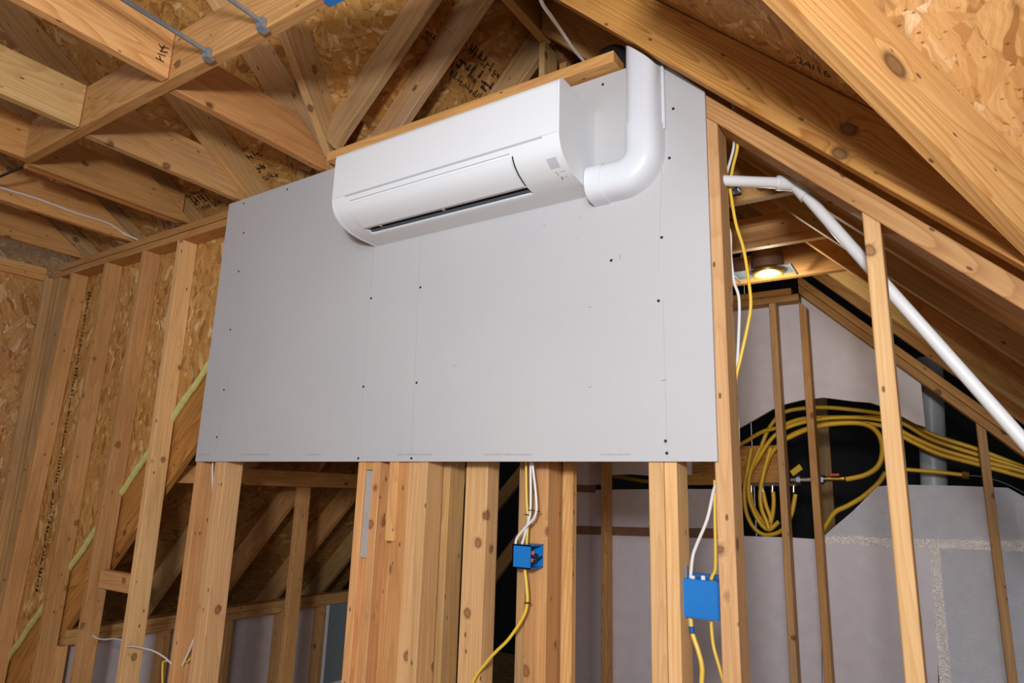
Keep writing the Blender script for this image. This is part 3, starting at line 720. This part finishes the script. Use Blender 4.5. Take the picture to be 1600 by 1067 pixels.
# elbow
bm = bmesh.new(); R_ = .075; path = [(cx, zc + .022, 0, -1), (cx, zc, 0, -1)]
ccx, ccz = cx - R_, zc - .06
for k in range(0, 11):
    a = math.pi / 2 * k / 10; path.append((ccx + R_ * math.cos(a), ccz - R_ * math.sin(a), -math.sin(a), -math.cos(a)))
path.append((-.856, ccz - R_, -1, 0))
sweep(bm, path, W_ + .004, D_ + .003); finish(bm, 'elbow', M['duct_plastic'], dc, True)
bm = bmesh.new(); sweep(bm, [(-.822, ccz - R_, -1, 0), (-.875, ccz - R_, -1, 0)], W_ + .010, D_ + .006); finish(bm, 'collar', M['duct_plastic'], dc, True)
box('base_flange', V(cx + .052, BF - .014, 1.09), V(cx + .0615, BF, 1.335), M['duct_plastic'], dc, .002)
for (px, py) in ((1031, 222), (979, 289), (949, 297)):
    bm = bmesh.new(); q = onY(px, py, BF - .022); bmesh.ops.create_uvsphere(bm, u_segments=8, v_segments=6, radius=.0042, matrix=Matrix.Translation(q)); finish(bm, 'screw', M['chrome'], dc, True)
# black insulated tube going up behind the plate
o = tube('insulated_tube', [onY(990, 125, 1.84), onY(972, 92, 1.87), onY(962, 83, 1.93), onY(948, 86, 2.1)], .03, M['black']); tag(o, 'black insulated refrigerant tube bending behind the top of the pipe cover', 'tube')

# ================================================================== WATER PIPE
pp = empty('water_pipe', V(-.50, 1.85, .30))
tag(pp, 'thin white plastic pipe leaving the corner post and sloping down behind the studs', 'pipe')
a = V(-.505, 1.845, .916); e = onY(1243, 287, 1.985); b = onY(1600, 690, 2.0); c = e + (b - e) * 1.25
d1 = (e - a).normalized(); d2 = (c - e).normalized()
tube('straight_run', [a, e], .0165, M['pvc'], pp, smooth_path=False, n=20)
tube('sloping_run', [e, c], .0165, M['pvc'], pp, smooth_path=False, n=20)
tube('elbow', [e - d1 * .055, e - d1 * .018, e - d1 * .004 + d2 * .004, e + d2 * .018, e + d2 * .055], .0222, M['pvc'], pp, n=20)
o = tube('vent_pipe', [onY(1452, 560, 4.5), onY(1464, 880, 4.5)], .066, M['grey_pipe'], n=20, smooth_path=False); tag(o, 'thick grey vertical pipe in the dark behind the foam boards', 'pipe')

# ================================================================== CABLES
def cable(name, pts, y, r, mat, label, cat='cable', flat=1.0, n=8, fd=None):
    P = [onY(px, py, (y if len(q) == 0 else q[0])) for px, py, *q in pts]
    o = tube(name, P, r, M[mat], n=n, flat=flat, flatdir=fd); tag(o, label, cat); return o
cable('electrical_cable', [(1143, 120, 1.87), (1146, 175, 1.87), (1147, 205, 1.87), (1146, 232), (1138, 262), (1131, 285), (1131, 300), (1133, 340), (1141, 365), (1142, 400), (1147, 440), (1155, 471), (1153, 549), (1148, 627), (1153, 665), (1153, 720), (1147, 743, 1.87)], 1.905, .0042, 'white_jacket', 'white cable hanging beside the right end of the grey board')
cable('electrical_cable', [(1149, 120, 1.88), (1150, 175, 1.88), (1152, 205, 1.88), (1152, 232), (1145, 262), (1141, 290), (1143, 310), (1150, 350), (1162, 390), (1170, 440), (1173, 477), (1168, 510), (1157, 560), (1150, 590), (1145, 640), (1148, 690), (1149, 730), (1146, 742, 1.87)], 1.895, .0046, 'yellow_jacket', 'yellow cable hanging beside the right end of the grey board')
cable('electrical_cable', [(1120, 755), (1115, 767), (1105, 811), (1089, 850), (1082, 872), (1078, 915)], 1.865, .0045, 'white_jacket', 'white cable dropping into the top of the blue box beside the corner post')
cable('electrical_cable', [(1117, 750), (1117, 800), (1118, 883), (1113, 900), (1108, 915)], 1.87, .0045, 'yellow_jacket', 'yellow cable dropping into the top of the blue box beside the corner post')
cable('electrical_cable', [(1078, 958), (1081, 985), (1085, 999), (1092, 1020), (1097, 1045), (1096, 1085), (1094, 1300)], 1.86, .0062, 'yellow_jacket', 'thick yellow cable with blue tape leaving the bottom of the right blue box')
cable('electrical_cable', [(1111, 958), (1112, 985), (1115, 1010), (1123, 1039), (1135, 1080)], 1.87, .0045, 'yellow_jacket', 'thin yellow cable curling behind the corner post under the right blue box')
q = onY(1081, 984, 1.86); o = tube('blue_tape', [q + Z * .009 - X * .001, q - Z * .009 + X * .001], .0068, M['blue_dark'], smooth_path=False, n=12); tag(o, 'band of blue tape around the yellow cable below the right blue box', 'tape')
yc = 1.875
cable('electrical_cable', [(820, 660), (822, 722), (823, 780), (825, 810), (823, 850)], yc, .0038, 'yellow_jacket', 'yellow cable dropping into the top of the middle blue box')
cable('electrical_cable', [(827, 660), (829, 722), (829, 795), (824, 820), (815, 853)], yc - .006, .0040, 'white_jacket', 'straight white cable entering the middle blue box')
cable('electrical_cable', [(828, 660), (832, 722), (838, 780), (836, 806), (820, 825), (808, 840), (805, 853)], yc - .014, .0040, 'white_jacket', 'looping white cable entering the left side of the middle blue box')
cable('electrical_cable', [(820, 888), (823, 915), (824, 942), (817, 965), (795, 998), (775, 1018), (760, 1035), (735, 1075), (700, 1200)], yc, .0050, 'yellow_jacket', 'yellow cable sweeping down to the left from the middle blue box')
for (px, py) in ((823, 804), (829, 797), (838, 799), (823, 942)):
    q = onY(px, py, yc - .012); o = box('cable_staple', q - Vector((.008, .004, .0012)), q + Vector((.008, .014, .0012)), M['black'], None, .0005)
    tag(o, {823: 'small dark staple over the yellow cable ', 829: 'small dark staple over the straight white cable ', 838: 'small dark staple over the looping white cable '}[px] + ('above' if py < 900 else 'below') + ' the middle blue box', 'staple', 'cable staples beside the middle blue box')
cable('electrical_cable', [(843, -40, 1.2), (845, 0, 1.35), (862, 27, 1.5), (878, 50, 1.63), (897, 78, 1.75), (915, 99, 1.84), (921, 110, 1.87)], 1.9, .0055, 'white_jacket', 'white cable coming down from the ridge behind the wooden plate')
cp = [onX(px, py, -3.852) for px, py in ((0, 293), (60, 311), (120, 333), (165, 347), (182, 356), (196, 366))] + [onY(216, 375, 1.835)]
o = tube('electrical_cable', cp, .0055, M['white_jacket'], n=8); tag(o, 'white cable running along a ceiling joist at the upper left', 'cable')
cable('electrical_cable', [(-20, 285, 1.1), (0, 276, 1.1), (18, 268, 1.12), (34, 262, 1.14)], 1.1, .006, 'black', 'short black cable end under the ceiling joists at the left edge')
cable('electrical_cable', [(133, 984), (141, 989), (150, 996), (162, 999), (178, 998), (190, 1000), (200, 1006)], 1.86, .0035, 'white_jacket', 'short white cable between the third and fourth left studs')
cable('electrical_cable', [(196, 1010), (210, 1010), (225, 1013), (240, 1017), (256, 1026), (268, 1037)], 1.80, .0038, 'white_jacket', 'white cable sagging from the fourth stud towards the fifth')
cable('electrical_cable', [(333, 715), (332, 735), (332, 770), (326, 860), (314, 945), (304, 995), (285, 1040)], 1.83, .004, 'white_jacket', 'white cable falling beside the left end of the grey board')
cable('electrical_cable', [(304, 1022), (292, 1034), (275, 1034), (258, 1033), (254, 1042), (254, 1100)], 1.84, .0042, 'yellow_jacket', 'yellow cable hooking down at the lower left beside the white cable')

# ================================================================== BLUE BOXES
b1 = empty('electrical_box', onY(824, 890, 1.85)); tag(b1, 'open blue electrical box with wire connectors on the middle stud', 'electrical box')
a = onY(800, 887, 1.845); c = onY(829, 852, 1.845)
bm = bmesh.new(); box_bm(bm, (a.x, 1.845, a.z), (a.x + .004, 1.925, c.z)); box_bm(bm, (a.x, 1.845, a.z), (c.x, 1.849, c.z)); box_bm(bm, (a.x, 1.919, a.z), (c.x, 1.923, c.z)); box_bm(bm, (a.x, 1.845, a.z), (c.x, 1.923, a.z + .004)); box_bm(bm, (a.x, 1.845, c.z - .004), (c.x, 1.923, c.z))
finish(bm, 'shell', M['blue'], b1)
for yy, zz in ((1.868, c.z - .028), (1.862, a.z + .022)):
    tube('wire_connector', [Vector((c.x - .030, yy + .004, zz)), Vector((c.x - .004, yy, zz + .004))], .0065, M['orange_cap'], b1, smooth_path=False)
tube('wire', [Vector((c.x - .02, 1.868, c.z - .03)), Vector((c.x + .002, 1.893, c.z - .04)), Vector((c.x + .004, 1.905, (a.z + c.z) / 2)), Vector((c.x - .004, 1.885, a.z + .024)), Vector((c.x - .02, 1.862, a.z + .022))], .0022, M['black'], b1, n=6)
tube('wire', [Vector((c.x - .02, 1.853, c.z - .04)), Vector((c.x - .002, 1.872, c.z - .052)), Vector((c.x - .004, 1.895, c.z - .035)), Vector((c.x - .02, 1.91, c.z - .03))], .0022, M['black'], b1, n=6)
b2 = empty('electrical_box', onY(1090, 962, 1.83)); tag(b2, 'closed blue electrical box between the paired studs and the corner post', 'electrical box')
a = onY(1062, 963, 1.83); c = onY(1122, 909, 1.83)
bm = bmesh.new(); box_bm(bm, (a.x, 1.83, a.z), (c.x, 1.888, c.z), .003); finish(bm, 'shell', M['blue'], b2)
box('rear_lip', (a.x + .002, 1.888, a.z + .004), (c.x - .002, 1.904, c.z + .010), M['blue_dark'], b2, .001)
q = onY(1071, 884, 1.86); q2 = onY(1071, 978, 1.86)
box('bracket', (q.x - .004, 1.86, q2.z), (q.x + .005, 1.87, q.z), M['blue'], b2, .001)
for px in (1083, 1099): q = onY(px, 903, 1.85); box('clamp', q - Vector((.005, .004, .006)), q + Vector((.005, .004, .006)), M['white_jacket'], b2, .001)
o = box('blue_tab', V(-1.372, 1.06, 1.340), V(-1.30, 1.09, 1.349), M['blue'], None, .001); tag(o, 'small blue plastic strip tucked under the header beam at the top edge', 'strip')

# ================================================================== HANGER BARS under the header
def bar(xa, label):
    o = empty('hanger_bar', V(xa, 1.05, 1.34)); tag(o, label, 'bracket')
    a = V(xa, .2, 1.372); b = V(xa, 1.045, 1.357)
    lum('rod', o, a, b, .011, .007, X, Z, M['zinc'], bev=.001)
    lum('rod_lip', o, a + Z * .007, b + Z * .007, .002, .012, X, Z, M['zinc'], bev=.0005)
    box('clip', V(xa - .012, 1.036, 1.339), V(xa + .018, 1.052, 1.376), M['zinc'], o, .002)
    box('clip_foot', V(xa - .008, 1.040, 1.335), V(xa + .024, 1.064, 1.342), M['zinc'], o, .002)
    tube('nail', [V(xa + .005, 1.02, 1.362), V(xa + .005, 1.046, 1.362)], .0035, M['chrome'], o, smooth_path=False)
bar(-1.905, 'galvanised hanger bar running into the header beam, the left one')
bar(-1.630, 'galvanised hanger bar running into the header beam, the right one')

# ================================================================== RECESSED LAMP
lp = empty('recessed_lamp', V(-.655, 3.05, 1.02)); tag(lp, 'lit recessed ceiling lamp in a dark metal can between the far joists', 'lamp')
lc = onY(1200, 427, 3.12)
def cyl(name, c, r0, r1, h, mat, seg=28):
    bm = bmesh.new(); bmesh.ops.create_cone(bm, cap_ends=True, segments=seg, radius1=r0, radius2=r1, depth=h, matrix=Matrix.Translation(c + Z * h / 2)); return finish(bm, name, mat, lp, True)
cyl('lens', lc, .046, .046, .006, M['lamp']); 
bm = bmesh.new()
tube_bm(bm, [lc + Vector((math.cos(t * math.pi / 12) * .060, math.sin(t * math.pi / 12) * .060, .006)) for t in range(25)], .014, n=8, smooth_path=False); finish(bm, 'trim_ring', M['brass'], lp, True)
cyl('can', lc + Z * .018, .074, .070, .085, M['can_black']); cyl('can_top', lc + Z * .103, .070, .05, .02, M['can_black'])
box('mounting_plate', lc + Vector((-.15, -.05, .012)), lc + Vector((.10, .075, .015)), M['zinc'], lp, .001)
box('junction_box', lc + Vector((-.155, -.03, .018)), lc + Vector((-.095, .05, .085)), M['can_black'], lp, .002)
tube('flex_conduit', [lc + Vector((-.12, 0, .085)), lc + Vector((-.10, 0, .125)), lc + Vector((-.04, 0, .135)), lc + Vector((-.01, 0, .12))], .008, M['zinc'], lp)
for dx in (-.155, .108): tube('hanger_rod', [lc + Vector((dx, -.06, .014)), lc + Vector((dx, .11, .014))], .006, M['zinc'], lp, smooth_path=False)
pl = bpy.data.lights.new('lamp_light', 'POINT'); pl.energy = 6.0; pl.color = (1, .9, .7); pl.shadow_soft_size = .03
po = bpy.data.objects.new('lamp_light', pl); COL.objects.link(po); po.location = lc - Z * .05; 
o = empty('joist_clip', onY(1152, 298, 2.31)); tag(o, 'small galvanised clip on the first joist beyond the wall behind the white pipe', 'clip')
q = onY(1152, 299, 2.31); box('plate', q + Vector((-.018, -.012, -.012)), q + Vector((.016, -.004, .014)), M['zinc'], o, .002)
tube('bolt', [q + Vector((.005, -.03, .002)), q + Vector((.005, -.004, .002))], .006, M['chrome'], o, smooth_path=False); tube('bolt', [q + Vector((-.012, -.022, -.004)), q + Vector((-.012, -.004, -.004))], .004, M['chrome'], o, smooth_path=False)

# ================================================================== YELLOW TUBING AND MANIFOLD
GR = 'yellow water tubes in the dark opening'
def pex(pts, label, r=.0125, y=4.30):
    P = [onY(px, py, (y if len(q) == 0 else q[0])) for px, py, *q in pts]
    o = tube('water_tube', P, r, M['pex'], n=10); tag(o, label, 'tube', GR); return o
pex([(1100, 720), (1157, 694), (1190, 675), (1215, 668), (1250, 655), (1300, 652), (1376, 653), (1412, 662), (1450, 684), (1500, 702), (1560, 720), (1640, 745)], 'yellow tube running from the left edge of the arch, second from the top')
pex([(1165, 760), (1172, 735), (1185, 710), (1200, 672), (1222, 646), (1255, 638), (1300, 637), (1376, 646), (1412, 656), (1460, 680), (1530, 703), (1600, 730), (1660, 750)], 'topmost yellow tube under the arch of the white foam board', y=4.325)
pex([(1167, 765), (1171, 742), (1186, 715), (1208, 683), (1240, 664), (1300, 653), (1376, 656), (1420, 680), (1470, 702), (1540, 722), (1600, 737), (1660, 760)], 'yellow tube third from the top, crossing the grey pipe', y=4.27)
pex([(1188, 760), (1195, 735), (1208, 705), (1240, 678), (1300, 661), (1376, 665), (1425, 690), (1470, 710), (1530, 726), (1610, 748), (1660, 760)], 'lowest yellow tube of the bundle going right', y=4.25)
pex([(1218, 690), (1270, 668), (1320, 661), (1355, 664), (1374, 680), (1379, 705), (1372, 728), (1352, 742), (1322, 749)], 'yellow tube looping back to the valve with the red handle', r=.014, y=4.23)
pex([(1174, 700), (1167, 740), (1163, 770), (1166, 800), (1176, 822), (1190, 834), (1205, 835), (1222, 828), (1236, 805), (1243, 772)], 'yellow tube hanging in the widest loop below the wooden board', y=4.28)
pex([(1187, 700), (1172, 740), (1170, 775), (1178, 800), (1190, 820), (1202, 827), (1217, 815)], 'yellow tube hanging just inside the widest loop', y=4.26)
pex([(1172, 765), (1176, 790), (1187, 808), (1199, 822)], 'yellow tube curving from the left end of the manifold', y=4.31)
pex([(1204, 700), (1193, 740), (1188, 770), (1190, 795), (1198, 815), (1201, 826)], 'yellow tube in front of the manifold with a steep narrow bend', y=4.24)
pex([(1192, 768), (1197, 790), (1204, 810), (1203, 826)], 'yellow tube dropping from the second outlet of the manifold', y=4.30)
pex([(1208, 768), (1209, 785), (1207, 805), (1202, 824)], 'yellow tube dropping from the third outlet of the manifold', y=4.30)
pex([(1282, 836), (1292, 818), (1305, 800), (1325, 790), (1350, 775), (1372, 755), (1384, 738)], 'yellow tube rising over the sloping edge of the silver foam board', r=.014)
pex([(1384, 731), (1420, 734), (1460, 737), (1504, 742)], 'short yellow tube ending in a brass fitting beside the grey pipe', r=.011, y=4.25)
pex([(900, 735), (950, 742), (985, 748), (1012, 752), (1060, 752)], 'yellow tube showing through the narrow gap left of the paired studs', r=.014)
mf = empty('valve_manifold', onY(1262, 748, 4.28)); tag(mf, 'metal valve manifold with a yellow and a red handle on the wooden board', 'valve')
def mp_(px, py, y=4.27): return onY(px, py, y)
tube('body', [mp_(1236, 750), mp_(1262, 750), mp_(1290, 748)], .020, M['chrome'], mf, smooth_path=False, n=12)
tube('coupling', [mp_(1290, 748), mp_(1320, 748)], .014, M['brass'], mf, smooth_path=False, n=12)
for px in (1248, 1275, 1284): tube('union_nut', [mp_(px - 3, 749.5), mp_(px + 3, 749.5)], .027, M['zinc'], mf, smooth_path=False, n=6)
a = mp_(1240, 744, 4.24); b = mp_(1255, 733, 4.22); lum('yellow_handle', mf, a, b, .035, .008, Z, -Y, M['yellow_jacket'])
a = mp_(1297, 744, 4.24); b = mp_(1312, 743.5, 4.24); lum('red_handle', mf, a, b, .014, .008, Z, -Y, M['red'])
for px in (1174, 1192, 1207, 1240): tube('outlet', [mp_(px, 757, 4.30), mp_(px, 769, 4.30)], .010, M['chrome'], mf, smooth_path=False)
tube('rail', [mp_(1165, 757, 4.30), mp_(1245, 757, 4.30)], .012, M['can_black'], mf, smooth_path=False)
o = tube('brass_fitting', [onY(1503, 742, 4.25), onY(1514, 743.5, 4.25)], .022, M['brass'], n=8, smooth_path=False); tag(o, 'small brass fitting at the end of the short yellow tube', 'fitting')
cable('thin_wire', [(1514, 743), (1535, 745), (1570, 755), (1610, 775)], 4.25, .003, 'zinc', 'thin grey wire running right from the brass fitting', 'wire')

# ================================================================== KNEE WALL WINDOW
wi = struct('window_1')
qa = onX(512, 940, KX - .02); qb = onX(545, 1062, KX - .02)
fw = [(qa.y, qb.z), (qb.y + .10, qb.z), (qb.y + .10, qa.z), (qa.y, qa.z)]
for (y0, z0), (y1, z1) in zip(fw, fw[1:] + fw[:1]):
    bm = bmesh.new(); box_bm(bm, (KX - .04, min(y0, y1) - .015, min(z0, z1) - .015), (KX - .01, max(y0, y1) + .015, max(z0, z1) + .015)); finish(bm, 'frame_bar', M['pvc'], wi)
gm, gt, gb = nt('window glass'); gb.inputs['Transmission Weight'].default_value = .0; gb.inputs['Roughness'].default_value = .05; gb.inputs['Base Color'].default_value = (.20, .24, .25, 1)
bm = bmesh.new(); box_bm(bm, (KX - .028, fw[0][0], fw[0][1]), (KX - .022, fw[1][0], fw[2][1])); finish(bm, 'pane', gm, wi)

# ================================================================== INK STAMPS
def stamp(parent, o, ux, uy, rows, seed):
    """unreadable factory stamp: rows of small broken strokes on a panel"""
    rd = random.Random(seed); bm = bmesh.new(); n = ux.cross(uy).normalized()
    if n.dot(CAM - o) < 0: n = -n
    for (row, h, length, dens) in rows:
        x = 0
        while x < length:
            wch = h * rd.uniform(.35, .8)
            for _ in range(rd.choice((2, 3, 3, 4))):
                if rd.random() < dens:
                    vert = rd.random() < .5; xx = x + rd.uniform(0, wch * .6); yy = row + rd.uniform(0, h * .6)
                    w_, h_ = (h * .2, h * rd.uniform(.4, 1)) if vert else (wch * rd.uniform(.5, 1.1), h * .19)
                    c = [o + ux * (xx + a * w_) + uy * (yy + b * h_) + n * .0006 for a, b in ((0, 0), (1, 0), (1, 1), (0, 1))]
                    c2 = [p - n * .0005 for p in c]; va_ = [bm.verts.new(p) for p in c]; vb_ = [bm.verts.new(p) for p in c2]
                    bm.faces.new(va_); bm.faces.new(vb_)
                    for i in range(4): bm.faces.new((va_[i], va_[(i + 1) % 4], vb_[(i + 1) % 4], vb_[i]))
            x += wch + h * .15
    ob = finish(bm, 'ink_stamp', M['ink'], parent); return ob
def on_plane(px, py, n, d):
    r = ray(px, py); n = Vector(n); return CAM + r * ((d - n.dot(Vector((0, 0, EYE))) * 0) / n.dot(r))
dR = A + T; dL = 3.45 + .14 * math.sqrt(2) + .002
ym = Vector((0, 1, 0))
pM = on_plane(366, 300, (0, P_, 1), BM); stamp(ce, pM, X, -mv, [(.0, .03, .34, .9), (.045, .055, .30, .95), (.12, .03, .34, .9), (.165, .02, .3, .8)], 4)
pM = on_plane(296, 338, (0, P_, 1), BM); stamp(ce, pM, X, -mv, [(.0, .03, .30, .9), (.045, .045, .25, .95), (.10, .02, .3, .9)], 5)
pL = on_plane(700, 118, (-1, 0, 1), dL); stamp(ce, pL, ym, lv, [(.0, .03, .36, .9), (.05, .06, .30, .95), (.13, .04, .34, .9)], 6)
pL = on_plane(655, 60, (-1, 0, 1), dL); stamp(ce, pL, ym, lv, [(.0, .02, .22, .9), (.03, .02, .22, .95)], 9)
# column of print down the sheathing beside the second left stud
q = onY(120, 450, 1.89)
qs = onY(137, 470, 1.8895)
stamp(wb, Vector((qs.x - .012, 1.8895, EYE - .02)), Z, X, [(0.0, .03, 1.15, .9)], 11)
stamp(wb, Vector((qs.x - .02, 1.8895, EYE - .62)), Z, X, [(0.0, .035, .55, .95), (.045, .015, .5, .7)], 12)
# readable part of the span rating on the right roof panel
def text(name, s, size, loc, ux, uy, mat, parent):
    cu = bpy.data.curves.new(name, 'FONT'); cu.body = s; cu.size = size; cu.extrude = .0002
    t_ = bpy.data.objects.new('tmp', cu); COL.objects.link(t_); bpy.context.view_layer.update()
    me = bpy.data.meshes.new_from_object(t_.evaluated_get(bpy.context.evaluated_depsgraph_get())); bpy.data.objects.remove(t_)
    n = ux.cross(uy)
    return link(name, me, mat, parent, Matrix(((ux.x, uy.x, n.x, loc.x), (ux.y, uy.y, n.y, loc.y), (ux.z, uy.z, n.z, loc.z), (0, 0, 0, 1))))
q = on_plane(1247, 97, (1, 0, 1), dR) - rn * .001
text('printed_rating', '24/16', .045, q, rv, ym * 1.0 if rv.cross(ym).dot(rn) < 0 else -ym, M['ink'], ce)
q = on_plane(1240, 118, (1, 0, 1), dR) - rn * .0005
stamp(ce, q, rv, -ym, [(-.02, .012, .12, .9), (-.04, .012, .14, .9), (-.06, .012, .12, .9)], 21)
# crayon strokes on the hung joist: H and a letter pair
jx = -2.134 + .0012
def jp(px, py): return onX(px, py, jx)
def strokes(ls, wd=.004):
    for i, l in enumerate(ls): poly_strip('crayon_mark', [jp(*p) for p in l], wd, X, M['ink'], ce, .0006)
strokes([[(243, 90), (256, 97)], [(246, 83), (259, 88)], [(249, 87), (251, 94)], [(248, 68), (252, 75), (256, 77)], [(250, 80), (262, 82)], [(252, 73), (264, 76)], [(257, 71), (251, 80)]])
